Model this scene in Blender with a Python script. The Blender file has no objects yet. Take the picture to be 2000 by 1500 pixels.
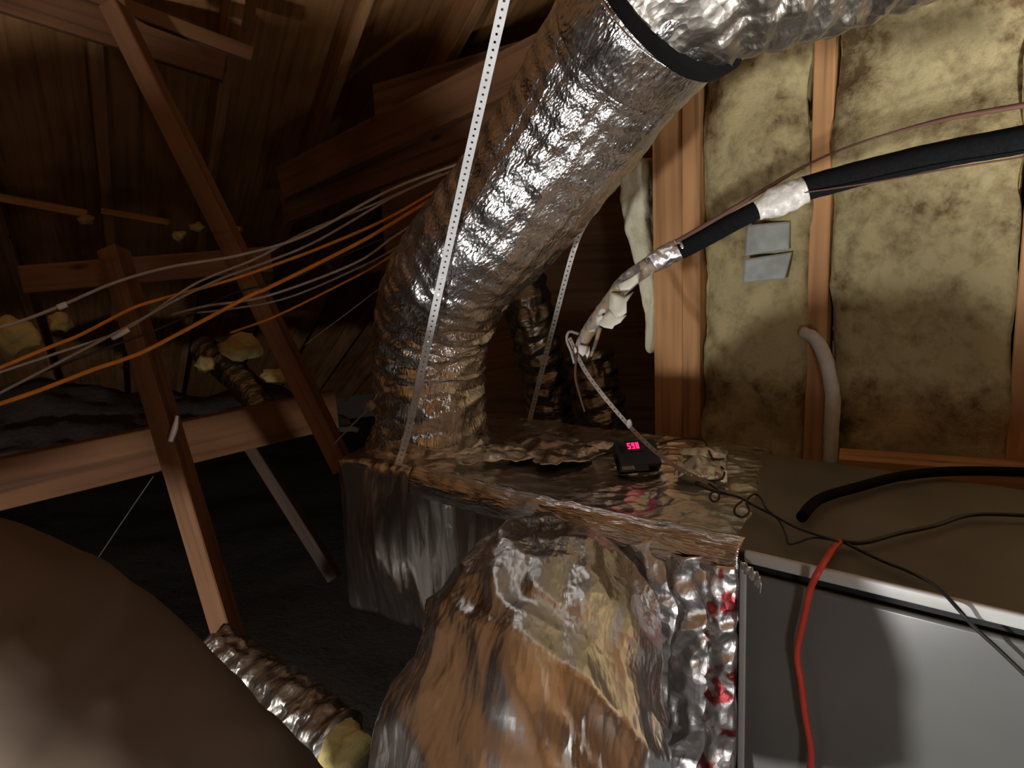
import bpy, bmesh, math, random
import numpy as np
from mathutils import Vector, Matrix, noise

random.seed(7)
SC = bpy.context.scene
COL = SC.collection
V = Vector

# ------------------------------------------------------------------ camera
F = 1400.0                      # focal length in pixels of the 2000x1500 frame
CZ = 1.45                       # camera height above the attic floor
PITCH, ROLL = math.radians(10.0), math.radians(2.6)
_fw = V((0, math.cos(PITCH), -math.sin(PITCH)))
_u0 = V((0, math.sin(PITCH), math.cos(PITCH)))
_r0 = V((1, 0, 0))
_rt = _r0*math.cos(ROLL) - _u0*math.sin(ROLL)
_up = _u0*math.cos(ROLL) + _r0*math.sin(ROLL)
CAM = V((0, 0, CZ))
cam_data = bpy.data.cameras.new('camera'); cam = bpy.data.objects.new('camera', cam_data)
COL.objects.link(cam)
cam_data.sensor_fit = 'HORIZONTAL'; cam_data.sensor_width = 36.0
cam_data.lens = 36.0*F/2000.0
cam_data.clip_start = 0.02
m3 = Matrix((_rt, _up, -_fw)).transposed()
cam.matrix_world = Matrix.Translation(CAM) @ m3.to_4x4()
SC.camera = cam

# ------------------------------------------------------------------ world, lamp, exposure
w = bpy.data.worlds.new('world'); SC.world = w; w.use_nodes = True
w.node_tree.nodes['Background'].inputs[0].default_value = (0.05, 0.04, 0.035, 1)
w.node_tree.nodes['Background'].inputs[1].default_value = 0.15
def lamp(name, loc, power, col, radius):
    l = bpy.data.lights.new(name, 'POINT'); l.energy = power; l.color = col; l.shadow_soft_size = radius
    o = bpy.data.objects.new(name, l); o.location = loc; COL.objects.link(o); return o
LAMP = V((1.0, 0.25, CZ-0.69))
lamp('spill_fill', (0.38, -0.22, CZ-0.62), 9.0, (1.0, 0.98, 0.95), 0.07)  # added fill light for the front tape and near duct, no real source
sp = bpy.data.lights.new('work_lamp_beam', 'SPOT'); sp.energy = 160.0; sp.color = (1.0, 0.975, 0.94); sp.shadow_soft_size = 0.11
sp.spot_size = math.radians(104); sp.spot_blend = 1.0
so = bpy.data.objects.new('work_lamp_beam', sp); so.location = LAMP; COL.objects.link(so)
so.rotation_euler = V((0.20, 0.66, 0.72)).to_track_quat('-Z', 'Y').to_euler()
lamp('floor_lamp_light', (-1.0, -0.10, 0.715), 80.0, (1.0, 0.98, 0.95), 0.05)
cy = SC.cycles
cy.use_adaptive_sampling = True; cy.adaptive_threshold = 0.05; cy.adaptive_min_samples = 12
cy.max_bounces = 4; cy.diffuse_bounces = 2; cy.glossy_bounces = 3; cy.transmission_bounces = 0; cy.transparent_max_bounces = 2
vs = SC.view_settings
SC.display_settings.display_device = 'sRGB'
vs.view_transform = 'Standard'; vs.look = 'None'; vs.gamma = 1.0; vs.use_curve_mapping = False
vs.exposure = 0.08

# ------------------------------------------------------------------ picking points in space
def ray(px, py): return _fw + _rt*((px-1000)/F) - _up*((py-750)/F)
def P(px, py, d): return CAM + ray(px, py)*d
def PZ(px, py, z):
    r = ray(px, py); return CAM + r*((z-CZ)/r.z)
def PP(px, py, p0, n):
    r = ray(px, py); return CAM + r*((p0-CAM).dot(n)/r.dot(n))

# ------------------------------------------------------------------ materials
MATS = {}
def nt(name):
    m = bpy.data.materials.new(name); m.use_nodes = True
    t = m.node_tree; b = t.nodes['Principled BSDF']; MATS[name] = m
    return m, t, b
def N(t, typ, **kw):
    n = t.nodes.new(typ)
    for k, v in kw.items():
        if k in n.inputs: n.inputs[k].default_value = v
        else: setattr(n, k, v)
    return n
def ramp(t, fac, stops):
    r = t.nodes.new('ShaderNodeValToRGB'); e = r.color_ramp.elements
    while len(e) < len(stops): e.new(0.5)
    for i, (p, c) in enumerate(stops):
        e[i].position = p; e[i].color = (*c, 1) if len(c) == 3 else c
    t.links.new(fac, r.inputs[0]); return r
def coords(t, kind, scale):
    tc = t.nodes.new('ShaderNodeTexCoord'); mp = t.nodes.new('ShaderNodeMapping')
    mp.inputs['Scale'].default_value = scale
    t.links.new(tc.outputs[kind], mp.inputs[0]); return mp.outputs[0]
def plain(name, col, rough=0.5, metal=0.0, var=0.12, nscale=30.0, bump=0.0, kind='Object', emit=None, estr=0):
    m, t, b = nt(name)
    c = coords(t, kind, (1, 1, 1))
    n = N(t, 'ShaderNodeTexNoise', Scale=nscale, Detail=2.0); t.links.new(c, n.inputs['Vector'])
    lo = tuple(max(0, x*(1-var)) for x in col); hi = tuple(min(1, x*(1+var)) for x in col)
    r = ramp(t, n.outputs['Fac'], [(0.3, lo), (0.7, hi)])
    t.links.new(r.outputs[0], b.inputs['Base Color'])
    b.inputs['Roughness'].default_value = rough; b.inputs['Metallic'].default_value = metal
    if bump:
        bp = N(t, 'ShaderNodeBump', Strength=bump, Distance=0.004); t.links.new(n.outputs['Fac'], bp.inputs['Height'])
        t.links.new(bp.outputs[0], b.inputs['Normal'])
    if emit:
        b.inputs['Emission Color'].default_value = (*emit, 1); b.inputs['Emission Strength'].default_value = estr
    return m
def foil(name, kind, scale, bump=0.6, dist=0.006, rough=0.2, col=(0.88, 0.865, 0.855), fine=3.2):
    m, t, b = nt(name)
    c = coords(t, kind, scale)
    n1 = N(t, 'ShaderNodeTexNoise', Scale=1.0, Detail=1.0); t.links.new(c, n1.inputs['Vector'])
    v1 = N(t, 'ShaderNodeTexVoronoi', Scale=1.6); t.links.new(c, v1.inputs['Vector'])
    v2 = N(t, 'ShaderNodeTexVoronoi', Scale=fine); t.links.new(c, v2.inputs['Vector'])
    a1 = N(t, 'ShaderNodeMath', operation='MULTIPLY_ADD'); a1.inputs[1].default_value = 0.55
    t.links.new(v1.outputs['Distance'], a1.inputs[0]); t.links.new(n1.outputs['Fac'], a1.inputs[2])
    a2 = N(t, 'ShaderNodeMath', operation='MULTIPLY_ADD'); a2.inputs[1].default_value = 0.22
    t.links.new(v2.outputs['Distance'], a2.inputs[0]); t.links.new(a1.outputs[0], a2.inputs[2])
    bp = N(t, 'ShaderNodeBump', Strength=bump, Distance=dist)
    t.links.new(a2.outputs[0], bp.inputs['Height']); t.links.new(bp.outputs[0], b.inputs['Normal'])
    dn = N(t, 'ShaderNodeTexNoise', Scale=0.35, Detail=2.0); t.links.new(c, dn.inputs['Vector'])
    r = ramp(t, dn.outputs['Fac'], [(0.30, tuple(x*0.72 for x in col)), (0.62, col)])
    t.links.new(r.outputs[0], b.inputs['Base Color'])
    rr = ramp(t, dn.outputs['Fac'], [(0.3, (rough+0.14,)*3), (0.65, (rough,)*3)])
    t.links.new(rr.outputs[0], b.inputs['Roughness'])
    b.inputs['Metallic'].default_value = 1.0
    return m
def wood(name, col, dark=0.55, rough=0.75, knots=True):
    m, t, b = nt(name)
    c = coords(t, 'UV', (1.2, 34, 1))
    n = N(t, 'ShaderNodeTexNoise', Scale=1.0, Detail=2.0, Distortion=0.8); t.links.new(c, n.inputs['Vector'])
    r = ramp(t, n.outputs['Fac'], [(0.28, tuple(x*dark for x in col)), (0.5, col), (0.75, tuple(min(1, x*1.18) for x in col))])
    out = r.outputs[0]
    c2 = coords(t, 'UV', (3.0, 3.6, 1))
    n2 = N(t, 'ShaderNodeTexNoise', Scale=1.2, Detail=1.0); t.links.new(c2, n2.inputs['Vector'])
    r2 = ramp(t, n2.outputs['Fac'], [(0.3, (0.62, 0.55, 0.5)), (0.6, (1, 1, 1))])
    mx = N(t, 'ShaderNodeMix', data_type='RGBA', blend_type='MULTIPLY'); mx.inputs[0].default_value = 0.7
    t.links.new(out, mx.inputs[6]); t.links.new(r2.outputs[0], mx.inputs[7]); out = mx.outputs[2]
    if knots:
        v = N(t, 'ShaderNodeTexVoronoi', Scale=1.0, Randomness=1.0); c3 = coords(t, 'UV', (4.0, 11.0, 1)); t.links.new(c3, v.inputs['Vector'])
        kr = ramp(t, v.outputs['Distance'], [(0.05, (0.10, 0.045, 0.02)), (0.13, (1, 1, 1))])
        mk = N(t, 'ShaderNodeMix', data_type='RGBA', blend_type='MULTIPLY'); mk.inputs[0].default_value = 0.8
        t.links.new(out, mk.inputs[6]); t.links.new(kr.outputs[0], mk.inputs[7]); out = mk.outputs[2]
    t.links.new(out, b.inputs['Base Color']); b.inputs['Roughness'].default_value = rough
    return m
def fibre(name, col, stain, amount=0.5, scale=1.0, bump=0.8):
    m, t, b = nt(name)
    c = coords(t, 'Object', (scale, scale, scale))
    big = N(t, 'ShaderNodeTexNoise', Scale=4.2, Detail=3.0, Roughness=0.62); t.links.new(c, big.inputs['Vector'])
    spk = N(t, 'ShaderNodeTexNoise', Scale=26.0, Detail=3.0, Roughness=0.7); t.links.new(c, spk.inputs['Vector'])
    ad = N(t, 'ShaderNodeMath', operation='MULTIPLY_ADD'); ad.inputs[1].default_value = 0.55
    t.links.new(spk.outputs['Fac'], ad.inputs[0]); t.links.new(big.outputs['Fac'], ad.inputs[2])
    lo, hi = 0.50+0.3*amount, 0.70+0.28*amount
    mid = tuple(0.45*a+0.55*c2 for a, c2 in zip(stain, col))
    r = ramp(t, ad.outputs[0], [(lo-0.10, stain), (lo+0.02, mid), (hi-0.02, col)])
    t.links.new(r.outputs[0], b.inputs['Base Color'])
    b.inputs['Roughness'].default_value = 0.95
    bp = N(t, 'ShaderNodeBump', Strength=bump, Distance=0.01); t.links.new(ad.outputs[0], bp.inputs['Height'])
    t.links.new(bp.outputs[0], b.inputs['Normal'])
    return m

foil('duct_foil', 'UV', (130, 62, 20), bump=0.7, dist=0.0028, rough=0.19)
foil('duct_foil_wavy', 'UV', (14, 22, 20), bump=0.7, dist=0.010, rough=0.19)
foil('near_foil', 'UV', (30, 20, 10), bump=0.55, dist=0.007, rough=0.20, fine=5.0)
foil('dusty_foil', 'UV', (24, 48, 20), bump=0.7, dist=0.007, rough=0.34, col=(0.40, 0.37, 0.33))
foil('plenum_foil', 'Object', (20, 20, 3.5), bump=0.6, dist=0.010, rough=0.25)
foil('tape_foil', 'Object', (24, 24, 20), bump=0.7, dist=0.008, rough=0.31, col=(0.93, 0.93, 0.94))
wood('stud_wood', (0.58, 0.31, 0.135))
wood('truss_wood', (0.19, 0.085, 0.034))
wood('rafter_wood', (0.48, 0.25, 0.105))
wood('sheathing_wood', (0.44, 0.22, 0.08), knots=False)
wood('dark_wood', (0.27, 0.16, 0.09))
wood('shaded_wood', (0.07, 0.04, 0.022))  # wood darkened so its colour carries the shade on the dim strut
fibre('batt_fibre', (0.46, 0.385, 0.20), (0.15, 0.098, 0.042), amount=0.64, scale=1.35)
fibre('pale_fibre', (0.80, 0.78, 0.58), (0.40, 0.34, 0.18), amount=0.10)
fibre('yellow_fibre', (0.62, 0.50, 0.20), (0.22, 0.15, 0.06), amount=0.2, scale=2)
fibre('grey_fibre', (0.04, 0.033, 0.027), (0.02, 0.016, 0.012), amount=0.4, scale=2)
plain('jacket_brown', (0.085, 0.055, 0.034), rough=0.8, var=0.2, nscale=5, bump=0.3)
plain('cabinet_grey', (0.16, 0.162, 0.155), rough=0.30, var=0.06, nscale=7)
plain('cabinet_top', (0.14, 0.122, 0.094), rough=0.55, var=0.25, nscale=5)
plain('trim_white', (0.58, 0.59, 0.58), rough=0.4, var=0.06)
plain('recess_black', (0.012, 0.012, 0.012), rough=0.7)  # near-black puts the shade of the recess under the trim into the body colour
plain('foam_black', (0.006, 0.006, 0.007), rough=1.0, var=0.3, nscale=200); MATS['foam_black'].node_tree.nodes['Principled BSDF'].inputs['Specular IOR Level'].default_value = 0.15
plain('rubber_black', (0.006, 0.006, 0.006), rough=0.9); MATS['rubber_black'].node_tree.nodes['Principled BSDF'].inputs['Specular IOR Level'].default_value = 0.12
plain('strap_steel', (0.80, 0.82, 0.84), rough=0.45, metal=0.2, var=0.08)
plain('dull_steel', (0.42, 0.40, 0.38), rough=0.45, metal=0.7, var=0.2)
plain('copper_brown', (0.10, 0.04, 0.025), rough=0.7)
plain('white_cable', (0.42, 0.38, 0.34), rough=0.5)
plain('grey_cable', (0.30, 0.27, 0.25), rough=0.5)
plain('orange_cable', (0.72, 0.26, 0.035), rough=0.5)
plain('red_cable', (0.70, 0.07, 0.045), rough=0.45)
plain('dim_cord', (0.08, 0.07, 0.065), rough=0.6)  # darker grey holds the shade the lower cord hangs in
plain('dark_cable', (0.02, 0.018, 0.02), rough=0.5)
plain('white_plastic', (0.66, 0.64, 0.60), rough=0.5, var=0.1)
plain('grey_tape', (0.34, 0.36, 0.34), rough=0.5, var=0.12)
plain('clear_tape', (0.62, 0.60, 0.55), rough=0.3, var=0.25, nscale=60, bump=0.8)
plain('torn_paper', (0.72, 0.70, 0.58), rough=0.8, var=0.12)
plain('device_navy', (0.010, 0.012, 0.035), rough=0.35)
plain('display_black', (0.006, 0.003, 0.004), rough=0.2)
plain('digit_red', (0.8, 0.02, 0.08), emit=(1.0, 0.02, 0.13), estr=2.0)
plain('print_white', (0.7, 0.7, 0.7), rough=0.5)
def worn():
    m, t, b = nt('worn_sleeve')
    c = coords(t, 'Object', (1, 1, 1)); n = N(t, 'ShaderNodeTexNoise', Scale=45.0, Detail=2.0, Distortion=0.6); t.links.new(c, n.inputs['Vector'])
    r = ramp(t, n.outputs['Fac'], [(0.36, (0.10, 0.085, 0.08)), (0.46, (0.22, 0.21, 0.21)), (0.52, (0.36, 0.22, 0.09)), (0.60, (0.24, 0.22, 0.20)), (0.68, (0.62, 0.60, 0.52))])
    t.links.new(r.outputs[0], b.inputs['Base Color']); b.inputs['Roughness'].default_value = 0.6
worn()
def printed():
    m = foil('printed_tape', 'Object', (30, 30, 24), bump=0.7, dist=0.007, rough=0.31, col=(0.92, 0.90, 0.91)); t = m.node_tree; b = t.nodes['Principled BSDF']
    c = coords(t, 'Object', (1, 1, 1)); n = N(t, 'ShaderNodeTexNoise', Scale=26.0, Detail=2.0); t.links.new(c, n.inputs['Vector'])
    r = ramp(t, n.outputs['Fac'], [(0.55, (0.92, 0.90, 0.91)), (0.62, (0.55, 0.10, 0.11))])
    t.links.new(r.outputs[0], b.inputs['Base Color'])
printed()

# ------------------------------------------------------------------ object helpers
def tag(o, label=None, cat=None, group=None, kind=None):
    if label: o['label'] = label
    if cat: o['category'] = cat
    if group: o['group'] = group
    if kind: o['kind'] = kind
    return o
def set_parent(o, parent):
    if parent:
        o.parent = parent
        o.matrix_parent_inverse = Matrix.Translation(-V(parent.location))
def obj(name, verts, faces, mat, parent=None, smooth=True, uvs=None):
    vs_ = np.array([tuple(v) for v in verts], dtype=float)
    c = np.array([(vs_[:, 0].min()+vs_[:, 0].max())/2, (vs_[:, 1].min()+vs_[:, 1].max())/2, vs_[:, 2].min()])
    me = bpy.data.meshes.new(name)
    me.from_pydata((vs_-c).tolist(), [], [tuple(f) for f in faces])
    if uvs is not None:
        ul = me.uv_layers.new(name='UVMap')
        li = np.empty(len(me.loops), dtype=np.int32); me.loops.foreach_get('vertex_index', li)
        if len(uvs) == len(verts): arr = np.array(uvs, dtype=np.float32)[li]
        else: arr = np.array(uvs, dtype=np.float32)
        ul.data.foreach_set('uv', arr.ravel())
    me.materials.append(MATS[mat])
    if smooth: me.polygons.foreach_set('use_smooth', [True]*len(me.polygons))
    me.update()
    o = bpy.data.objects.new(name, me); o.location = V(c.tolist()); COL.objects.link(o)
    set_parent(o, parent)
    return o
def empty(name, loc):
    o = bpy.data.objects.new(name, None); o.location = loc; o.empty_display_size = 0.05; COL.objects.link(o); return o

def beam(name, p0, p1, wd, ht, mat, up=V((0, 0, 1)), parent=None, ch=0.003, bow=0.0, seg=1):
    """Sawn timber from p0 to p1: wd across, ht along `up`, with eased edges."""
    p0, p1 = V(p0), V(p1); ax = (p1-p0); L = ax.length; ax.normalize()
    sd = ax.cross(up).normalized(); uu = sd.cross(ax).normalized()
    a, b_ = wd/2, ht/2
    prof = [(-a+ch, -b_), (a-ch, -b_), (a, -b_+ch), (a, b_-ch), (a-ch, b_), (-a+ch, b_), (-a, b_-ch), (-a, -b_+ch)]
    per = [0]
    for i in range(8):
        q = prof[(i+1) % 8]; per.append(per[-1]+math.hypot(q[0]-prof[i][0], q[1]-prof[i][1]))
    vs_, fs, uv = [], [], []
    off = random.uniform(0, 9)
    for k in range(seg+1):
        t = k/seg; c = p0+ax*(L*t)+uu*(bow*math.sin(math.pi*t))
        for (x, y) in prof: vs_.append(c+sd*x+uu*y)
    luv = []
    for k in range(seg):
        for i in range(8):
            j = (i+1) % 8
            fs.append((k*8+i, k*8+j, (k+1)*8+j, (k+1)*8+i))
            x0, x1 = L*k/seg+off, L*(k+1)/seg+off
            luv += [(x0, per[i]+off), (x0, per[i+1]+off), (x1, per[i+1]+off), (x1, per[i]+off)]
    fs.append(tuple(range(7, -1, -1))); luv += [(prof[i][0]*3+off, prof[i][1]+off) for i in range(7, -1, -1)]
    fs.append(tuple(range(seg*8, seg*8+8))); luv += [(prof[i][0]*3+off, prof[i][1]+off) for i in range(8)]
    o = obj(name, vs_, fs, mat, parent, smooth=False, uvs=luv)
    return o

def catmull(pts, n):
    pts = [V(p) for p in pts]
    ex = [pts[0]*2-pts[1]] + pts + [pts[-1]*2-pts[-2]]
    dense = []
    for i in range(1, len(ex)-2):
        a, b, c, d = ex[i-1], ex[i], ex[i+1], ex[i+2]
        for k in range(24):
            t = k/24
            dense.append(0.5*((2*b)+(c-a)*t+(2*a-5*b+4*c-d)*t*t+(3*b-a-3*c+d)*t**3))
    dense.append(ex[-2])
    s = [0]
    for i in range(1, len(dense)): s.append(s[-1]+(dense[i]-dense[i-1]).length)
    out = []; j = 0
    for k in range(n):
        t = s[-1]*k/(n-1)
        while j < len(s)-2 and s[j+1] < t: j += 1
        f = (t-s[j])/max(1e-9, s[j+1]-s[j]); out.append(dense[j].lerp(dense[j+1], f))
    return out, s[-1]
def tube(name, pts, rad, mat, parent=None, nlen=60, nseg=10, disp=None, cap=True, squash=1.0):
    """A swept round tube. rad: number or list over the control points. disp(theta, s, p) -> metres outwards."""
    path, L = catmull(pts, nlen)
    def R(t):
        if not isinstance(rad, (list, tuple)): return rad
        x = t*(len(rad)-1); i = min(int(x), len(rad)-2); f = x-i; f = f*f*(3-2*f)
        return rad[i]*(1-f)+rad[i+1]*f
    tan = [(path[min(i+1, nlen-1)]-path[max(i-1, 0)]).normalized() for i in range(nlen)]
    nrm = tan[0].orthogonal().normalized()
    vs_, uv = [], []
    for i in range(nlen):
        nrm = (nrm-tan[i]*nrm.dot(tan[i])).normalized(); bn = tan[i].cross(nrm)
        t = i/(nlen-1); r = R(t)
        for k in range(nseg):
            th = 2*math.pi*k/nseg
            d = nrm*math.cos(th)+bn*(math.sin(th)*squash)
            rr = r+(disp(th, t*L, path[i]+d*r) if disp else 0)
            vs_.append(path[i]+d*rr)
    fs, luv = [], []
    Rm = R(0.5)
    for i in range(nlen-1):
        for k in range(nseg):
            j = (k+1) % nseg
            fs.append((i*nseg+k, i*nseg+j, (i+1)*nseg+j, (i+1)*nseg+k))
            u0, u1 = 2*math.pi*Rm*k/nseg, 2*math.pi*Rm*(k+1)/nseg
            v0, v1 = L*i/(nlen-1), L*(i+1)/(nlen-1)
            luv += [(u0, v0), (u1, v0), (u1, v1), (u0, v1)]
    if cap:
        fs.append(tuple(range(nseg-1, -1, -1))); luv += [(0, 0)]*nseg
        fs.append(tuple(range((nlen-1)*nseg, nlen*nseg))); luv += [(0, 0)]*nseg
    return obj(name, vs_, fs, mat, parent, uvs=luv)

def fbm(v, o=3):
    a, s, f = 0.0, 1.0, 1.0
    for _ in range(o):
        a += s*noise.noise(v*f); s *= 0.5; f *= 2.1
    return a
def ridge(v): return 1.0-abs(noise.noise(v))*2.0

def rbox(name, cmap, dims, n, r, mat, parent=None, disp=None):
    """Rounded box: local box of size dims (x, y, z), mapped to the world by cmap; disp(p_local, n_local) -> local offset vector."""
    ax = []
    for d, k in zip(dims, n):
        inner = [r+(d-2*r)*i/k for i in range(k+1)]
        ax.append([0, r*0.25, r*0.6] + inner + [d-r*0.6, d-r*0.25, d])
    idx, vs_, fs = {}, [], []
    def vert(p):
        key = tuple(round(c, 6) for c in p)
        if key in idx: return idx[key]
        q = V([min(max(p[i], r), dims[i]-r) for i in range(3)])
        nn = V(p)-q
        nn = nn.normalized() if nn.length > 1e-9 else V((0, 0, 1))
        l = q+nn*r
        if disp: l = l+disp(l, nn)
        idx[key] = len(vs_); vs_.append(cmap(l)); return idx[key]
    for a in range(3):
        b, c = (a+1) % 3, (a+2) % 3
        for side in (0, 1):
            A = dims[a] if side else 0
            for i in range(len(ax[b])-1):
                for j in range(len(ax[c])-1):
                    quad = []
                    for (x, y) in ((i, j), (i+1, j), (i+1, j+1), (i, j+1)):
                        p = [0, 0, 0]; p[a] = A; p[b] = ax[b][x]; p[c] = ax[c][y]; quad.append(vert(p))
                    fs.append(tuple(quad) if side else tuple(reversed(quad)))
    return obj(name, vs_, fs, mat, parent)

def sheet(name, fn, nu, nv, mat, parent=None, thick=0.001, uvs=True):
    """A thin sheet from fn(u, v) with thickness."""
    vs_ = [fn(i/nu, j/nv) for i in range(nu+1) for j in range(nv+1)]
    fs = [(i*(nv+1)+j, (i+1)*(nv+1)+j, (i+1)*(nv+1)+j+1, i*(nv+1)+j+1) for i in range(nu) for j in range(nv)]
    uv = [(i/nu*0.3, j/nv*0.3) for i in range(nu+1) for j in range(nv+1)]
    o = obj(name, vs_, fs, mat, parent, uvs=uv)
    md = o.modifiers.new('solid', 'SOLIDIFY'); md.thickness = thick; md.offset = 0
    return o
def lump(name, c, size, mat, parent=None, seed=0, sub=3, amp=0.35):
    bm = bmesh.new(); bmesh.ops.create_icosphere(bm, subdivisions=sub, radius=1.0)
    vs_ = []
    for v in bm.verts:
        d = 1+amp*fbm(v.co*1.3+V((seed*7.1, seed*3.3, 0)), 3)
        vs_.append(V((v.co.x*size[0]*d, v.co.y*size[1]*d, v.co.z*size[2]*d))+V(c))
    fs = [[v.index for v in f.verts] for f in bm.faces]; bm.free()
    return obj(name, vs_, fs, mat, parent)

# ------------------------------------------------------------------ the attic: roof, floor, walls
RH = V((-0.5, 0.866, 0)).normalized()          # the way the roof falls
RE = V((0.866, 0.5, 0)).normalized()           # along the eave
SLOPE = 0.478
Q = P(650, 60, 2.75)
t_q = Q.dot(RH)
def roof_z(t): return Q.z - SLOPE*(t-t_q)
T_RIDGE = 0.9; SLOPE2 = 0.70; Z_RIDGE = roof_z(T_RIDGE)
T_EAVE = t_q + Q.z/SLOPE
def slab(name, a, b, c, d, thick_n, mat, parent=None):
    vs_ = [V(p) for p in (a, b, c, d)]; vs_ += [p+thick_n for p in vs_]
    fs = [(0, 1, 2, 3), (7, 6, 5, 4), (0, 4, 5, 1), (1, 5, 6, 2), (2, 6, 7, 3), (3, 7, 4, 0)]
    U = (V(b)-V(a)).length; W = (V(d)-V(a)).length
    q = [(0, 0), (U, 0), (U, W), (0, W)]
    luv = []
    for f in fs:
        for i in f: luv.append(q[i % 4])
    return obj(name, vs_, fs, mat, parent, smooth=False, uvs=luv)
def on_roof(t, e, dz=0.0):
    return RH*t + RE*e + V((0, 0, roof_z(t) if t >= T_RIDGE else Z_RIDGE-SLOPE2*(T_RIDGE-t))) + V((0, 0, dz))
ceiling = slab('ceiling', on_roof(T_RIDGE, -4.6), on_roof(T_EAVE, -4.6), on_roof(T_EAVE, 4.2), on_roof(T_RIDGE, 4.2), V((0, 0, 0.03)), 'sheathing_wood')
tag(ceiling, kind='structure')
ceiling_b = tag(slab('ceiling', on_roof(T_RIDGE, -4.6), on_roof(T_RIDGE, 4.2), on_roof(-3.3, 4.2), on_roof(-3.3, -4.6), V((0, 0, 0.03)), 'sheathing_wood'), kind='structure')
rn = V((SLOPE*RH.x, SLOPE*RH.y, 1)).normalized()
e0 = Q.dot(RE)
for k in range(-8, 8):
    e = e0 + 0.03 + k*0.42
    if abs(e) > 4.3: continue
    beam('rafter', on_roof(T_RIDGE, e, -0.07), on_roof(T_EAVE-0.3, e, -0.07), 0.045, 0.125, 'rafter_wood', up=rn, parent=ceiling)
rn2 = V((-SLOPE2*RH.x, -SLOPE2*RH.y, 1)).normalized()
for k in range(-6, 6):
    beam('rafter', on_roof(T_RIDGE-0.02, e0+0.03+k*0.42, -0.09), on_roof(-3.1, e0+0.03+k*0.42, -0.09), 0.045, 0.125, 'rafter_wood', up=rn2, parent=ceiling_b)
def floor_fn(u, v):
    x = -6+u*11; y = -4+v*11
    h = 0.05*fbm(V((x*1.7, y*1.7, 0.3)), 4)
    return V((x, y, h-0.06))
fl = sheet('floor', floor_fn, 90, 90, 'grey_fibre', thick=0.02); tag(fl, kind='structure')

# right wall: studs with glass-fibre batts between
W0 = V((0.49, 1.95, 0)); WD = V((0.766, -0.643, 0)).normalized(); WN = V((-WD.y, WD.x, 0))
if WN.y > 0: WN = -WN
WTOP = CZ+1.15
def PWs(px, py=600):
    p = PP(px, py, W0, WN); return (p-W0).dot(WD)
def WP(s, z, off=0.0): return V((W0.x, W0.y, 0)) + WD*s + WN*off + V((0, 0, z))
wall = slab('wall_right', WP(PWs(1262), 0.0, -0.12), WP(4.2, 0.0, -0.12), WP(4.2, WTOP, -0.12), WP(PWs(1262), WTOP, -0.12), -WN*0.02, 'dark_wood')
tag(wall, kind='structure')
def stud(px0, px1, off, py=600, dep=0.09):
    s0, s1 = PWs(px0, py), PWs(px1, py)
    sm = (s0+s1)/2
    o = beam('stud', WP(sm, 0.02, off-dep/2), WP(sm, WTOP-0.02, off-dep/2), dep, s1-s0, 'stud_wood', up=WD, parent=wall)
    return o
stud(1276, 1333, 0.0); stud(1336, 1370, 0.012); stud(1577, 1617, 0.006); stud(1985, 2030, 0.004)
stud(2520, 2570, 0.004)
def batt(px0, px1, label, seed, off=0.012, top=None, mat='batt_fibre', amp=0.022, bot=0.35):
    s0, s1 = PWs(px0), PWs(px1); z0, z1 = bot, (top or WTOP-0.03)
    dims = (s1-s0, 0.095, z1-z0)
    def cm(l): return WP(s0+l.x, z0+l.z, off-0.095+l.y)
    def dp(l, n):
        v = V((l.x*5+seed*9, l.y*5, l.z*5))
        d = amp*fbm(v, 4)
        edge = min(l.x, dims[0]-l.x)/0.05
        return n*(d*0.8) + V((0, (0.012*min(1, max(0, edge))-0.006)+d*0.6, 0))*(1 if n.y > 0.3 else 0)
    o = rbox('insulation_batt', cm, dims, (26, 2, 80), 0.02, mat, None, dp)
    return tag(o, label, 'insulation', 'glass-fibre batts in the stud wall')
batt(1372, 1576, 'stained yellow insulation batt between the knotty double stud and middle stud', 1)
batt(1619, 1984, 'wide mouldy insulation batt right of the middle stud, behind the black pipe', 2)
batt(2032, 2518, 'insulation batt in the far right corner of the stud wall', 3)

# dark board wall behind the opening
wb0, wb1 = P(760, 600, 3.0), P(1330, 600, 2.75)
wback = slab('wall_back', V((wb0.x, wb0.y, 0)), V((wb1.x, wb1.y, 0)), V((wb1.x, wb1.y, 2.35)), V((wb0.x, wb0.y, 2.15)), V((0, 0.02, 0)), 'dark_wood')
tag(wback, kind='structure')
# ledger plank behind the cabinet
# pale loose batt edge beside the double stud
def pale(u, v): pass
pb_top, pb_bot = P(1240, 330, 2.0), P(1272, 720, 2.02)
def pale_cm(l):
    t = l.z/0.62
    c = P(1228, 310, 2.02).lerp(P(1262, 690, 2.02), 1-t)
    wdt = 0.18+0.85*t
    bulge = 0.012*math.sin(t*6)
    return c + WD*((l.x-0.05)*wdt+bulge) + WN*(l.y-0.09)
def pale_d(l, n): return n*(0.010*fbm(l*14, 3))
tag(rbox('insulation_batt', pale_cm, (0.10, 0.08, 0.62), (8, 6, 40), 0.022, 'pale_fibre', None, pale_d),
    'pale cream insulation batt edge left of the knotty double stud', 'insulation', 'glass-fibre batts in the stud wall')

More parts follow.
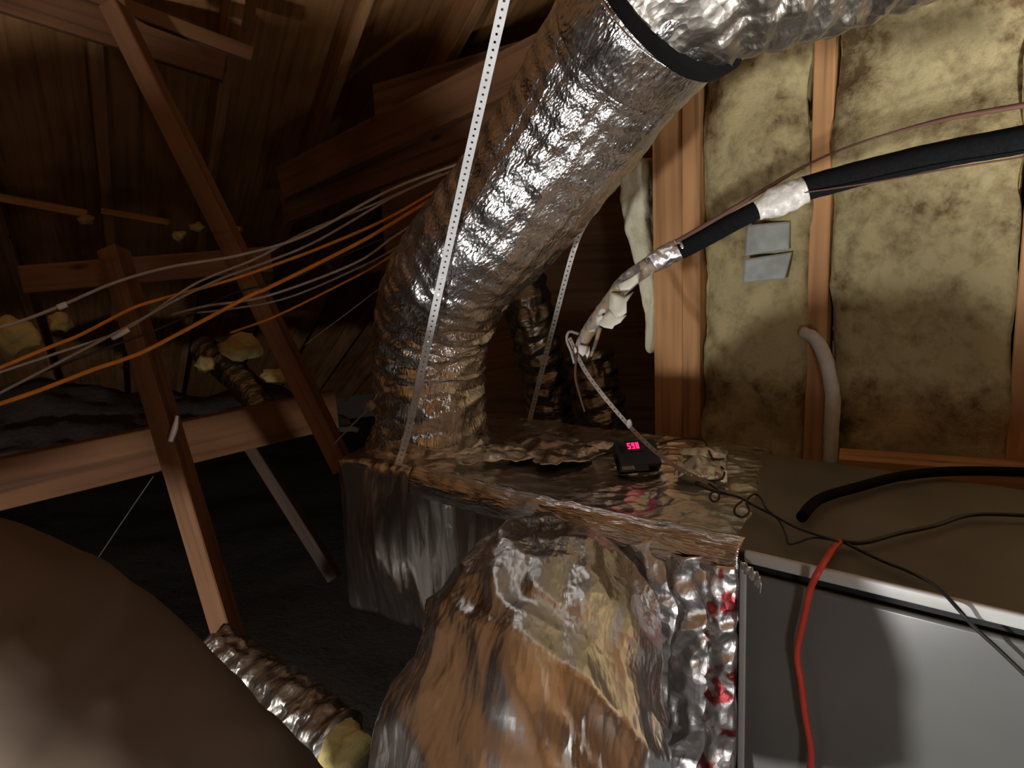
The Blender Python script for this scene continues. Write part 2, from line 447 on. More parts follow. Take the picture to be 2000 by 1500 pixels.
# ------------------------------------------------------------------ air handler: foil-wrapped plenum and grey cabinet
ZT = CZ-0.47
FL, FR, BR = PZ(652, 892, ZT), PZ(1450, 1078, ZT), PZ(1512, 872, ZT)
BL = FL+(BR-FR)*0.92
HB = 0.405
UF = (FR-FL); LF = UF.length; UF.normalize()
FN = V((UF.y, -UF.x, 0))                      # out of the front face
if FN.y > 0: FN = -FN
DP = (BR-FR).length
def plen_cm(l):
    a, b, c = l.x/LF, l.y/DP, l.z
    p = (FL*(1-a)+FR*a)*(1-b) + (BL*(1-a)+BR*a)*b
    p = p - FN*(0.035*max(0, 1-abs(a-0.36)/(0.36 if a < 0.36 else 0.64)))*(1-b)
    return V((p.x, p.y, ZT-HB+c))
def plen_d(l, n):
    d = V((0, 0, 0))
    # slack wrap: sagging streaks down the front, crumples near the taped end
    a = l.x/LF
    st = 0.010*fbm(V((l.x*13, l.y*3, l.z*2.2)), 3)
    cr = 0.010*(ridge(V((l.x*16, l.y*16, l.z*13)))-0.5)*max(0, (a-0.55)*2.2)
    rim = 0.0
    k = st+cr+rim+0.010*fbm(l*5+V((3, 1, 8)), 2)
    d = n*k
    if n.z > 0.5: d = n*(0.007*fbm(V((l.x*9, l.y*9, 2)), 3) + 0.010*(1-min(1, l.y/0.10))*0 )
    # belly of the lower left front
    if a < 0.34 and n.y < 0.3:
        d += V((0, -0.035*math.sin(math.pi*min(1, max(0, a/0.34)))*math.sin(math.pi*min(1, max(0, (HB-l.z)/HB)))**1.5, 0))
    if 0.335 < a < 0.36: d += V((0, 0.02, 0))*(1 if n.y < -0.3 else 0)
    return d
plen = empty('supply_plenum', (FL+FR+BL+BR)/4 - V((0, 0, HB)))
tag(plen, 'foil-wrapped supply plenum box hung on straps, with red display on top', 'plenum')
rbox('wrap', plen_cm, (LF, DP, HB), (150, 50, 60), 0.022, 'plenum_foil', plen, plen_d)
def FP(px, py, off=0.0): return PP(px, py, FL+FN*off, FN)
# corner tape down the right end of the front face, and a top tape
def tape(name, pts, wid, mat, off, seed, amp=0.006, nu=60, nv=10, side=None):
    """Crinkled tape: strip along points on the front face."""
    path, L = catmull(pts, nu+1)
    def fn(u, v):
        i = int(round(u*nu)); p = path[i]
        tg = (path[min(i+1, nu)]-path[max(i-1, 0)]).normalized()
        sd = side or tg.cross(FN).normalized()
        wv = wid*(1+0.12*noise.noise(V((u*7, seed, 0))))
        q = p+sd*((v-0.5)*wv)
        return q+FN*(off-0.006+0.020*math.sin(math.pi*v)**0.8*(0.75+0.5*noise.noise(V((u*9, seed, 2))))+amp*(ridge(q*25+V((seed, 0, 0)))-0.4))
    return sheet(name, fn, nu, nv, mat, plen, thick=0.0008)
tape('corner_tape', [FP(1412, 1092), FP(1410, 1250, 0.016), FP(1405, 1420, 0.034), FP(1400, 1560, 0.05)], 0.062, 'printed_tape', 0.018, 3, amp=0.010, nu=90, nv=16)
tape('foil_tape', [FP(1345, 1075), FP(1350, 1200, 0.016), FP(1352, 1350, 0.034), FP(1350, 1560, 0.055)], 0.075, 'tape_foil', 0.015, 5, amp=0.012, nu=90, nv=16)
tape('foil_tape', [FP(1255, 1050), FP(1280, 1130, 0.008), FP(1300, 1230, 0.018), FP(1300, 1350, 0.03), FP(1295, 1560, 0.05)], 0.085, 'tape_foil', 0.014, 9, amp=0.008, nu=60, nv=14)
# rolled front edge strip
def rim_fn(u, v):
    p = FL.lerp(FR, 0.28+0.72*u)
    ang = -0.5+v*2.2
    sag = 0.012*math.sin(u*3.1)+0.005*noise.noise(V((u*11, 0, 1)))
    r = 0.040+0.005*fbm(V((u*14, v*2, 2)), 2)
    return p+FN*(math.cos(ang)*r*0.75-0.010)+V((0, 0, math.sin(ang)*r-0.020-sag*0.4))
sheet('edge_roll', rim_fn, 120, 14, 'near_foil', plen, thick=0.001)
# loose flap of tape past the cabinet edge
fa = FP(1450, 1092, 0.018)
def flap_fn(u, v):
    p = fa + UF*(0.036*u) + V((0, 0, -0.012*u-0.028*v*(0.5+0.5*u)))
    return p+FN*(0.006+0.012*u*u+0.003*math.sin(u*22+v*4))
sheet('tape_flap', flap_fn, 18, 8, 'tape_foil', plen, thick=0.0008)
# crumpled tape pads on the top
def top_tape(px0, py0, px1, py1, wid, seed, mat='tape_foil', amp=0.007):
    a, b = PZ(px0, py0, ZT+0.010), PZ(px1, py1, ZT+0.010); d = (b-a); sd = V((-d.y, d.x, 0)).normalized()
    def fn(u, v):
        q = a.lerp(b, u)+sd*((v-0.5)*wid*(1+0.3*noise.noise(V((u*6, seed, 4)))))
        return q+V((0, 0, amp*(0.6+fbm(q*28+V((0, 0, seed)), 3))+0.012*math.sin(math.pi*u)*math.sin(math.pi*v)))
    return sheet('foil_tape', fn, 40, 12, mat, plen, thick=0.0008)
top_tape(890, 902, 1045, 890, 0.07, 1); top_tape(1108, 888, 1206, 868, 0.05, 2); top_tape(940, 880, 1030, 878, 0.05, 7)
top_tape(1320, 918, 1420, 922, 0.13, 3, amp=0.012); top_tape(1330, 885, 1420, 890, 0.06, 4)
top_tape(1030, 850, 1120, 905, 0.16, 6, mat='plenum_foil', amp=0.012)

# cabinet
ca = FR+UF*0.004-FN*0.006; cb = ca+UF*0.86
cd = (BR-FR); cd = cd.normalized()
CDEP = 0.57
cab = empty('air_handler_cabinet', (ca+cb)/2+cd*CDEP/2-V((0, 0, 0.62)))
tag(cab, 'grey painted metal air handler cabinet with a white top edge at right', 'air handler')
UFl = UF
def cbox(name, a, b, dep, z0, z1, mat, r=0.004, n=(2, 2, 2), off=0.0):
    L = (b-a).length
    def cm(l):
        p = a+UFl*l.x+cd*l.y+FN*off; return V((p.x, p.y, z0+l.z))
    return rbox(name, cm, (L, dep, z1-z0), n, r, mat, cab)
cbox('body', ca-FN*0.012, cb-FN*0.012, CDEP, ZT-0.60, ZT-0.012, 'recess_black')
cbox('top_panel', ca-FN*0.004-UFl*0.035, cb-FN*0.004, CDEP+0.01, ZT-0.016, ZT-0.003, 'cabinet_top', r=0.005)
cbox('edge_trim', ca, cb, 0.010, ZT-0.016, ZT+0.0045, 'trim_white', r=0.004, off=0.010)
cbox('front_panel', ca, cb, 0.012, ZT-0.60, ZT-0.034, 'cabinet_grey', r=0.0055, off=0.004)
cbox('side_trim', ca-UFl*0.008, ca+UFl*0.004, 0.010, ZT-0.60, ZT-0.020, 'trim_white', r=0.003, off=0.008)

# ledger plank lying behind the cabinet at the foot of the wall
l0, l1 = PZ(1640, 876, ZT+0.01), PZ(2080, 906, ZT+0.01)
tag(beam('ledger_plank', l0-V((0, 0, 0.03)), l1-V((0, 0, 0.03)), 0.09, 0.04, 'stud_wood'), 'brown plank behind the cabinet at the foot of the insulated wall', 'plank')

# ------------------------------------------------------------------ flex ducts
def duct_disp(rib, amp, circ, seed, longi=0.0, fold=0.0):
    def f(th, s, p):
        c, sn = math.cos(th), math.sin(th)
        v = V((c*0.9*circ, sn*0.9*circ, s*20+seed))
        d = amp*(ridge(v)-0.5) + 0.5*amp*fbm(V((c*3, sn*3, s*34+seed)), 2)
        if longi: d += longi*(ridge(V((c*6+seed, sn*6, s*2.2)))-0.5)
        d += rib*math.sin(2*math.pi*s/0.052+0.6*noise.noise(V((c*2, sn*2, s*6))))
        if fold: d += fold*fbm(V((c*1.6, sn*1.6, s*5+seed)), 2)
        return d
    return f
root = empty('flex_duct', PZ(840, 872, ZT))
tag(root, 'crinkled silver flex duct rising from the plenum and bending up right', 'duct')
base = PZ(842, 872, ZT-0.01)
up_pts = [base, P(842, 790, 1.83), P(840, 700, 1.80), P(850, 612, 1.74), P(905, 510, 1.63), P(1008, 390, 1.50), P(1118, 245, 1.38), P(1200, 125, 1.28), P(1270, 30, 1.19), P(1340, -40, 1.14)]
def up_disp(th, s, p):
    lower = max(0.0, min(1.0, (0.62-s)/0.15))
    c, sn = math.cos(th), math.sin(th)
    a = 0.0105*(ridge(V((c*1.5, sn*1.5, s*22)))-0.5)+0.006*fbm(V((c*3, sn*3, s*30)), 2)
    b = 0.0022*fbm(V((c*5, sn*5, s*16)), 3)+0.0009*math.sin(2*math.pi*s/0.05)+0.004*(ridge(V((c*4, sn*4, s*7)))-0.5)
    flare = 0.03*max(0, 1-s/0.06)
    return a*lower+b*(1-lower)+0.006*fbm(V((c*1.5, sn*1.5, s*4)), 2)+flare
tube('jacket', up_pts, [0.139, 0.139, 0.139, 0.14, 0.141, 0.141, 0.141, 0.141, 0.141], 'duct_foil', root, nlen=360, nseg=160, disp=up_disp)
# dark smooth tape wrap at the upper end
o = tube('tape_wrap', [P(1228, 84, 1.243), P(1258, 46, 1.205), P(1290, 8, 1.172)], 0.1440, 'duct_foil', root, nlen=30, nseg=100, disp=lambda th, s, p: 0.003*fbm(p*25, 2))
# collar of crumpled foil at the base
tube('collar', [base, base+V((0, 0, 0.035))], [0.175, 0.147], 'tape_foil', root, nlen=12, nseg=120, disp=lambda th, s, p: 0.010*fbm(p*30, 3))

# second duct across the top right with its black band
root = empty('flex_duct', P(1400, 60, 1.40))
tag(root, 'dusty foil flex duct running across the top right corner', 'duct')
d2 = [P(1285, 14, 1.18), P(1350, -48, 1.135), P(1480, -112, 1.12), P(1660, -180, 1.11), P(1880, -270, 1.08), P(2100, -380, 1.05)]
tube('jacket', d2, [0.140, 0.155, 0.168, 0.172, 0.172, 0.172], 'dusty_foil', root, nlen=160, nseg=140, disp=duct_disp(0.003, 0.008, 2.0, 4.0, longi=0.004))
path, L = catmull(d2, 200)
band_pts = [path[1], path[5], path[10]]
tag(tube('duct_band', band_pts, [0.151, 0.156, 0.160], 'rubber_black', root, nlen=8, nseg=90, disp=lambda th, s, p: 0.004*fbm(p*8, 2)), 'black band around the duct joint')

# near duct: leaves the front of the plenum, bends down towards the viewer
root = empty('flex_duct', FP(1075, 1150))
tag(root, 'large crumpled silver flex duct leaving the plenum front, bottom centre', 'duct')
c0 = FP(1088, 1165)
nd = [c0-FN*0.03, c0+FN*0.07, P(1074, 1192, 1.16), P(1058, 1262, 1.03), P(1034, 1370, 0.94), P(1012, 1520, 0.88), P(1000, 1760, 0.86)]
def nd_disp(th, s, p):
    c, sn = math.cos(th), math.sin(th)
    d = 0.016*fbm(V((c*1.7, sn*1.7, s*4)), 2)+0.016*(ridge(V(((p.x*0.80+p.z*0.60)*11, p.y*5, (p.x*0.60-p.z*0.80)*3.2)))-0.5)+0.006*(ridge(V(((p.x*0.75+p.z*0.66)*24, p.y*12, (p.x*0.66-p.z*0.75)*9)))-0.5)+0.003*fbm(V((c*6, sn*6, s*12)), 2)
    return d*min(1, 0.12+s/0.32)
tube('jacket', nd, [0.138, 0.142, 0.148, 0.156, 0.166, 0.176, 0.180], 'near_foil', root, nlen=220, nseg=200, disp=nd_disp)
tube('collar', [c0-FN*0.03, c0+FN*0.025], [0.185, 0.148], 'plenum_foil', root, nlen=16, nseg=120, disp=lambda th, s, p: 0.010*fbm(p*22, 3))

# big dull duct in the near bottom left corner
root = empty('flex_duct', P(250, 1400, 0.9))
tag(root, 'big dull brown jacketed duct filling the bottom left corner', 'duct')
bd = [V((-2.9, 0.85, CZ-0.50)), V((-1.8, 0.80, CZ-0.47)), P(-700, 1290, 0.86), P(-380, 1275, 0.88), P(-90, 1310, 0.92), P(140, 1450, 0.95), P(330, 1640, 0.97), P(560, 1880, 1.0)]
tube('jacket', bd, 0.190, 'jacket_brown', root, nlen=260, nseg=120, disp=lambda th, s, p: 0.006*fbm(V((math.cos(th)*1.2, math.sin(th)*1.2, s*9)), 3)+0.009*max(0, ridge(V((math.cos(th)*0.7, math.sin(th)*0.7, s*6)))-0.55)+0.004*(ridge(V((math.cos(th)*1.2, math.sin(th)*1.2, s*19)))-0.5))

# short worn duct end between them
root = empty('flex_duct', P(540, 1370, 1.65))
tag(root, 'short frayed yellowish duct end below the bright strut, by the brown duct', 'duct')
tube('jacket', [P(420, 1262, 1.75), P(490, 1322, 1.7), P(575, 1388, 1.62), P(660, 1452, 1.55)], [0.055, 0.066, 0.072, 0.070], 'dusty_foil', root, nlen=70, nseg=60, disp=duct_disp(0.004, 0.010, 2.0, 1.0))
tube('insulation_core', [P(640, 1438, 1.57), P(690, 1476, 1.52)], [0.060, 0.050], 'yellow_fibre', root, nlen=12, nseg=40, disp=lambda th, s, p: 0.008*fbm(p*40, 3))

# far ducts seen through the dark opening
root = empty('flex_duct', P(1075, 700, 2.3))
tag(root, 'thin far flex duct in the dark opening behind the bent duct', 'duct')
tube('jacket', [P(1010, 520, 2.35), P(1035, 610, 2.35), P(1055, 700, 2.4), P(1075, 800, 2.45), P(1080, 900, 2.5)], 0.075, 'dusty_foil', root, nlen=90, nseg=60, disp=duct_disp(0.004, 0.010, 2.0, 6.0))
root = empty('flex_duct', P(1165, 780, 2.2))
tag(root, 'far flex duct standing behind the hanging pipe end', 'duct')
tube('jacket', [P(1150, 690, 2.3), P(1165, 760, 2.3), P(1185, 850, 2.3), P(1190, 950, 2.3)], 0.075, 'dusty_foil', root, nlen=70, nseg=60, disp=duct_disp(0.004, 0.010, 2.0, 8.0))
root = empty('flex_duct', P(470, 750, 2.75))
tag(root, 'small grey duct slanting behind the lower truss beam', 'duct')
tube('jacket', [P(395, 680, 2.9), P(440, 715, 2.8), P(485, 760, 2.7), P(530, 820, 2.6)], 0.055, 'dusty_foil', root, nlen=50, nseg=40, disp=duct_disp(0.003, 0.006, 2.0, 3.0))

# ------------------------------------------------------------------ truss timber on the left
def pb(name, a, b, wd, ht, mat, label, cat='timber', up=None, **k):
    # `up` defaults to the picture-up side so the broad face looks at the viewer
    o = beam(name, P(*a), P(*b), wd, ht, mat, up=up or V((0, 0, 1)), **k)
    return tag(o, label, cat)
side = V((1, 0, 0.3))
pb('truss_strut', (222, 15, 1.92), (672, 915, 2.02), 0.07, 0.050, 'truss_wood', 'long slanting timber strut running from upper beam down to the plenum corner', up=side)
pb('truss_strut', (222, 490, 1.90), (452, 1260, 1.80), 0.07, 0.052, 'truss_wood', 'slanting timber strut crossing the lower beam, brightly lit near its foot', up=side)
pb('truss_strut', (478, 850, 2.6), (655, 1130, 2.5), 0.06, 0.042, 'shaded_wood', 'thin dim strut in the dark below the lower beam', up=side)
pb('cross_board', (45, 546, 2.05), (530, 506, 2.25), 0.04, 0.078, 'truss_wood', 'short horizontal board nailed across the two slanting struts')
pb('truss_beam', (-60, 958, 1.85), (652, 798, 2.55), 0.045, 0.135, 'truss_wood', 'long lower truss beam sloping down to the left edge')
pb('truss_beam', (-160, -65, 2.05), (440, 128, 2.35), 0.045, 0.105, 'truss_wood', 'broad upper left beam carrying the long strut')
pb('truss_strut', (130, -28, 1.98), (492, 108, 2.2), 0.04, 0.042, 'truss_wood', 'narrow batten along the top of the upper left beam')
pb('truss_beam', (555, 358, 2.75), (1100, 92, 2.0), 0.045, 0.125, 'truss_wood', 'upper of two roof beams running behind the bent duct')
pb('truss_beam', (560, 408, 2.85), (1100, 190, 2.1), 0.045, 0.110, 'truss_wood', 'lower of two roof beams running behind the bent duct')
pb('light_leak_strip', (-20, 382, 2.9), (172, 418, 3.0), 0.03, 0.034, 'stud_wood', 'thin pale light-leak strip at the left edge, longer piece', 'strip')  # these pale strips stand in for leaking light and bits of insulation
pb('light_leak_strip', (200, 412, 3.0), (330, 434, 3.05), 0.03, 0.026, 'stud_wood', 'thin pale light-leak strip piece next to the long strut', 'strip')
pb('light_leak_strip', (445, 444, 3.1), (472, 448, 3.1), 0.03, 0.02, 'stud_wood', 'tiny light-leak strip stub just right of the long strut', 'strip')
# yellow insulation scraps
for i, (px, py, d, sx, sz, lab) in enumerate([
    (28, 655, 2.2, 0.07, 0.05, 'flat yellow insulation scrap at the left edge below the cross board'),
    (118, 628, 2.3, 0.03, 0.03, 'small yellow insulation scrap left of the lit strut'),
    (470, 678, 2.7, 0.08, 0.05, 'big folded yellow insulation scrap between the two struts'),
    (400, 712, 2.7, 0.032, 0.032, 'small yellow insulation scrap at the grey duct end'),
    (545, 735, 2.6, 0.055, 0.028, 'pale rectangular insulation scrap beside the long strut'),
    (168, 430, 3.0, 0.03, 0.02, 'pale insulation tuft at the end of the longer light-leak strip'),
    (350, 460, 3.05, 0.028, 0.022, 'pale insulation tuft below the short light-leak strip'),
    (384, 443, 3.05, 0.032, 0.018, 'pale insulation tuft touching the long strut')]):
    tag(lump('insulation_scrap', P(px, py, d), (sx, 0.03, sz), 'yellow_fibre', seed=i+1, amp=0.5), lab, 'insulation', 'loose insulation scraps')
# loose fluff behind the lower beam
def mound(u, v):
    v = v*(1-u**5)
    p = P(-60+760*u, 900-(120+20*math.sin(u*9))*v-60*u, 2.5+0.5*v+0.25*u)
    return p+V((0, 0, 0.03*fbm(V((u*9, v*5, 1)), 3)))
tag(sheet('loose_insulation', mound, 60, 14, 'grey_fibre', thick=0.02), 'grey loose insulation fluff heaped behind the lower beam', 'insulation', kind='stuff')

# ------------------------------------------------------------------ straps
def strap(name, pts, wid, hole, mat, label, cell=0.0127, thick=0.0009, group='perforated hanger straps', face=None):
    path, L = catmull(pts, 400); n = max(4, int(L/cell))
    path, L = catmull(pts, n+1)
    vs_, fs = [], []
    for i in range(n):
        a, b = path[i], path[i+1]; tg = (b-a).normalized(); mid = (a+b)/2
        vw = face or (CAM-mid).normalized()
        sd = tg.cross(vw).normalized()
        def pt(x, y): return mid+sd*(x*wid/2)+tg*(y*(b-a).length/2)
        base_ = len(vs_)
        sq = [(-1, -1), (0, -1), (1, -1), (1, 0), (1, 1), (0, 1), (-1, 1), (-1, 0)]
        for (x, y) in sq: vs_.append(pt(x, y))
        for (x, y) in sq:
            k = 1/math.hypot(x, y)
            vs_.append(mid+sd*(x*k*hole/2)+tg*(y*k*hole/2))
        for k in range(8):
            j = (k+1) % 8; fs.append((base_+k, base_+j, base_+8+j, base_+8+k))
    o = obj(name, vs_, fs, mat, smooth=False)
    bm = bmesh.new(); bm.from_mesh(o.data); bmesh.ops.remove_doubles(bm, verts=bm.verts, dist=1e-5); bm.to_mesh(o.data); bm.free()
    md = o.modifiers.new('solid', 'SOLIDIFY'); md.thickness = thick; md.offset = 0
    return tag(o, label, 'strap', group)
strap('hanger_strap', [P(1010, -110, 1.06), P(985, 0, 1.12), P(880, 465, 1.42), P(800, 830, 1.66), P(776, 912, 1.70)], 0.0170, 0.0046, 'strap_steel', 'long white perforated metal strap hanging in front of the bent duct')
strap('hanger_strap', [P(1150, 420, 1.72), P(1120, 490, 1.75), P(1080, 640, 1.86), P(1034, 822, 2.02)], 0.0130, 0.0042, 'dull_steel', 'dim perforated strap behind the duct down to the plenum back edge')
strap('hanger_strap', [P(1112, 660, 1.56), P(1150, 735, 1.54), P(1232, 835, 1.50), P(1310, 905, 1.44), PZ(1400, 952, ZT+0.02)], 0.0085, 0.003, 'dull_steel', 'thin grey strap slanting from the pipe end across the red display')

# ------------------------------------------------------------------ line set (pipes on the right)
root = empty('line_set', P(1500, 430, 1.5))
tag(root, 'black foam-wrapped refrigerant pipe with taped and peeling end', 'pipe')
tube('foam_sleeve', [P(2150, 238, 1.18), P(2000, 272, 1.22), P(1850, 300, 1.27), P(1700, 334, 1.33), P(1570, 369, 1.38)], 0.0235, 'foam_black', root, nlen=60, nseg=24, disp=lambda th, s, p: 0.0012*fbm(p*30, 2))
tube('tape_wrap', [P(1572, 370, 1.38), P(1530, 388, 1.39), P(1478, 412, 1.40)], [0.027, 0.030, 0.020], 'clear_tape', root, nlen=24, nseg=30, disp=lambda th, s, p: 0.004*fbm(p*40, 3))
tube('foam_sleeve', [P(1495, 402, 1.40), P(1440, 430, 1.41), P(1385, 460, 1.42), P(1328, 490, 1.44)], 0.0180, 'foam_black', root, nlen=30, nseg=20)
tube('foil_tape', [P(1335, 482, 1.44), P(1300, 500, 1.45), P(1265, 520, 1.46)], [0.0195, 0.0205, 0.0170], 'printed_tape', root, nlen=24, nseg=30, disp=lambda th, s, p: 0.004*(ridge(p*60)-0.4))
tube('worn_sleeve', [P(1275, 514, 1.455), P(1225, 550, 1.47), P(1180, 605, 1.48), P(1145, 655, 1.49), P(1128, 690, 1.50)], [0.0175, 0.0185, 0.0165, 0.015, 0.011], 'worn_sleeve', root, nlen=50, nseg=22, disp=lambda th, s, p: 0.0016*fbm(p*60, 2))
def flake(name, pts, seed, mat='torn_paper', d=1.44):
    """Torn flake of wrapping: irregular curled polygon outline."""
    c = V((0, 0, 0)); ps = [P(x, y, dd) for (x, y, dd) in pts]
    for p in ps: c += p
    c /= len(ps)
    n = len(ps); vs_ = [c+V((0, -0.004, 0))]; fs = []
    for k in (0.55, 1.0):
        for i, p in enumerate(ps):
            q = c.lerp(p, k); vs_.append(q+V((0, -0.004*(1-k), 0.002*noise.noise(q*60))))
    for i in range(n):
        j = (i+1) % n
        fs.append((0, 1+i, 1+j)); fs.append((1+i, 1+n+i, 1+n+j, 1+j))
    o = obj(name, vs_, fs, mat, root)
    md = o.modifiers.new('solid', 'SOLIDIFY'); md.thickness = 0.0012
    return o
flake('torn_flap', [(1191, 572, 1.455), (1206, 574, 1.45), (1222, 580, 1.445), (1238, 570, 1.44), (1224, 590, 1.43), (1224, 612, 1.43), (1214, 618, 1.43), (1203, 620, 1.44), (1190, 603, 1.455)], 1)
flake('torn_flap', [(1190, 605, 1.455), (1205, 615, 1.445), (1224, 617, 1.43), (1212, 630, 1.435), (1200, 636, 1.44), (1196, 643, 1.44), (1180, 640, 1.45), (1168, 634, 1.46), (1178, 618, 1.46)], 2)
flake('torn_flap', [(1208, 556, 1.445), (1225, 546, 1.44), (1250, 530, 1.435), (1246, 552, 1.435), (1230, 566, 1.435), (1212, 567, 1.44)], 3)
flake('torn_flap', [(1166, 622, 1.465), (1175, 614, 1.46), (1180, 618, 1.46), (1174, 632, 1.465), (1167, 636, 1.467)], 4)
flake('torn_flap', [(1120, 675, 1.49), (1126, 680, 1.485), (1128, 692, 1.485), (1124, 698, 1.485), (1119, 688, 1.49)], 5)
flake('torn_flap', [(1146, 680, 1.485), (1152, 676, 1.485), (1152, 690, 1.48), (1147, 700, 1.48), (1144, 692, 1.485)], 6)
flake('torn_flap', [(1130, 672, 1.478), (1148, 676, 1.478), (1146, 690, 1.477), (1138, 696, 1.477), (1130, 688, 1.478)], 7, mat='white_plastic')
tube('loose_wire', [P(1130, 652, 1.49), P(1112, 648, 1.48), P(1107, 664, 1.48), P(1116, 688, 1.48), P(1122, 710, 1.48)], 0.0030, 'grey_cable', root, nlen=24, nseg=8)
tube('loose_wire', [P(1126, 690, 1.48), P(1124, 735, 1.47), P(1132, 770, 1.46), P(1142, 804, 1.45)], [0.0028, 0.0028, 0.0026, 0.0016], 'copper_brown', root, nlen=24, nseg=8)
tube('peeled_strip', [P(1172, 640, 1.47), P(1164, 668, 1.47), P(1154, 696, 1.47)], [0.0045, 0.004, 0.003], 'worn_sleeve', root, nlen=14, nseg=8)
# clip on the thin strap
tag(lump('strap_clip', P(1229, 828, 1.49), (0.006, 0.006, 0.010), 'white_plastic', seed=3, sub=2), 'tiny pale clip on the thin strap above the red display', 'clip')
# copper tube riding above the foam
tag(tube('copper_tube', [P(2150, 172, 1.16), P(2000, 205, 1.2), P(1850, 232, 1.26), P(1700, 272, 1.34), P(1590, 315, 1.38), P(1480, 378, 1.40), P(1380, 438, 1.41), P(1320, 472, 1.42)], [0.006, 0.0052, 0.0045, 0.0022, 0.0022, 0.004, 0.0045, 0.0045], 'copper_brown', nlen=80, nseg=10),
    'thin brown tube running above the black foam pipe', 'tube')
tag(tube('thin_wire', [P(1570, 376, 1.36), P(1700, 357, 1.31), P(1850, 330, 1.25), P(2010, 305, 1.2), P(2150, 285, 1.17)], 0.0016, 'copper_brown', nlen=50, nseg=8), 'thin dark wire sagging just under the black foam pipe', 'wire')
# grey tape patches on the batt
def patch(pxs, label, seed):
    cs = [PP(x, y, W0+WN*0.045, WN) for (x, y) in pxs]
    def fn(u, v):
        p = (cs[0]*(1-u)+cs[1]*u)*(1-v)+(cs[3]*(1-u)+cs[2]*u)*v
        return p+WN*(0.006*math.sin(u*3+seed)+0.003*fbm(p*25, 2))
    tag(sheet('tape_patch', fn, 16, 10, 'grey_tape', thick=0.0015), label, 'tape')
patch([(1460, 440), (1542, 432), (1540, 488), (1456, 500)], 'upper grey tape patch on the insulation under the taped pipe', 1)
patch([(1456, 506), (1545, 492), (1532, 546), (1452, 552)], 'lower grey tape patch on the insulation under the taped pipe', 2)
# white hose at the foot of the middle stud
tag(tube('drain_hose', [PP(1568, 648, W0+WN*0.03, WN), PP(1592, 662, W0+WN*0.045, WN), PP(1612, 700, W0+WN*0.05, WN), PP(1626, 770, W0+WN*0.05, WN), PP(1624, 840, W0+WN*0.05, WN), PP(1622, 905, W0+WN*0.05, WN)], [0.014, 0.017, 0.016, 0.018, 0.017, 0.017], 'white_plastic', nlen=50, nseg=20, disp=lambda th, s, p: 0.002*fbm(p*40, 2)),
    'whitish flexible hose beside the foot of the middle stud', 'hose')

# ------------------------------------------------------------------ red display device on the plenum
dv0 = PZ(1212, 914, ZT+0.024); dv1 = PZ(1281, 908, ZT+0.024)
dx = (dv1-dv0); dx.z = 0; dx.normalize(); dy = V((-dx.y, dx.x, 0))
if dy.y < 0: dy = -dy
tilt = math.radians(42)
dn = (V((0, 0, 1))*math.cos(tilt)-dy*math.sin(tilt)).normalized(); dup = (dy*math.cos(tilt)+V((0, 0, 1))*math.sin(tilt)).normalized()
dev = empty('digital_controller', dv0+dx*0.045)
tag(dev, 'small dark blue digital controller with red glowing digits on the plenum', 'controller')
def dev_cm(l): return dv0+dx*l.x+dup*l.y+dn*(l.z-0.03)
DW, DH = 0.092, 0.066
rbox('case', dev_cm, (DW, DH, 0.032), (4, 4, 2), 0.004, 'device_navy', dev)
def dquad(name, x0, x1, y0, y1, z, mat, parent):
    return rbox(name, lambda l: dev_cm(V((x0+l.x, y0+l.y, z+l.z))), (x1-x0, y1-y0, 0.0012), (1, 1, 1), 0.0004, mat, parent)
scr = dquad('display', 0.008, 0.062, 0.036, 0.062, 0.0318, 'display_black', dev)
def seg7(digit, x, y, w_, h):
    on = {'6': 'acdefg', '9': 'abcdfg', '0': 'abcdef', '5': 'acdfg'}[digit]; t = 0.0028
    R_ = {'a': (x, x+w_, y+h-t, y+h), 'g': (x, x+w_, y+h/2-t/2, y+h/2+t/2), 'd': (x, x+w_, y, y+t),
          'f': (x, x+t, y+h/2, y+h), 'b': (x+w_-t, x+w_, y+h/2, y+h), 'e': (x, x+t, y, y+h/2), 'c': (x+w_-t, x+w_, y, y+h/2)}
    bm_v, bm_f = [], []
    for s in on:
        x0, x1, y0, y1 = R_[s]; b0 = len(bm_v)
        for z in (0.0330, 0.0336):
            bm_v += [dev_cm(V((x0, y0, z))), dev_cm(V((x1, y0, z))), dev_cm(V((x1, y1, z))), dev_cm(V((x0, y1, z)))]
        bm_f += [tuple(b0+i for i in q) for q in ((3, 2, 1, 0), (4, 5, 6, 7), (0, 1, 5, 4), (1, 2, 6, 5), (2, 3, 7, 6), (3, 0, 4, 7))]
    obj('digit', bm_v, bm_f, 'digit_red', scr, smooth=False)
for i, ch in enumerate('590'): seg7(ch, 0.0265+i*0.0092, 0.0425, 0.0068, 0.0155)
# printed white line along the foot of the case
cu = bpy.data.curves.new('print', 'FONT'); cu.body = '0I0IIIB'; cu.size = 0.0125; cu.extrude = 0.0002
tmp = bpy.data.objects.new('print_tmp', cu); COL.objects.link(tmp)
dg = bpy.context.evaluated_depsgraph_get(); me = bpy.data.meshes.new_from_object(tmp.evaluated_get(dg))
vv = [dev_cm(V((0.002+v.co.x*0.85, -0.008+v.co.y, 0.034+v.co.z))) for v in me.vertices]; ff = [tuple(p.vertices) for p in me.polygons]
bpy.data.objects.remove(tmp); bpy.data.curves.remove(cu); bpy.data.meshes.remove(me)
bst = dquad('base_strip', -0.002, 0.06, -0.012, 0.002, 0.031, 'device_navy', dev)
obj('print', vv, ff, 'print_white', bst, smooth=False)

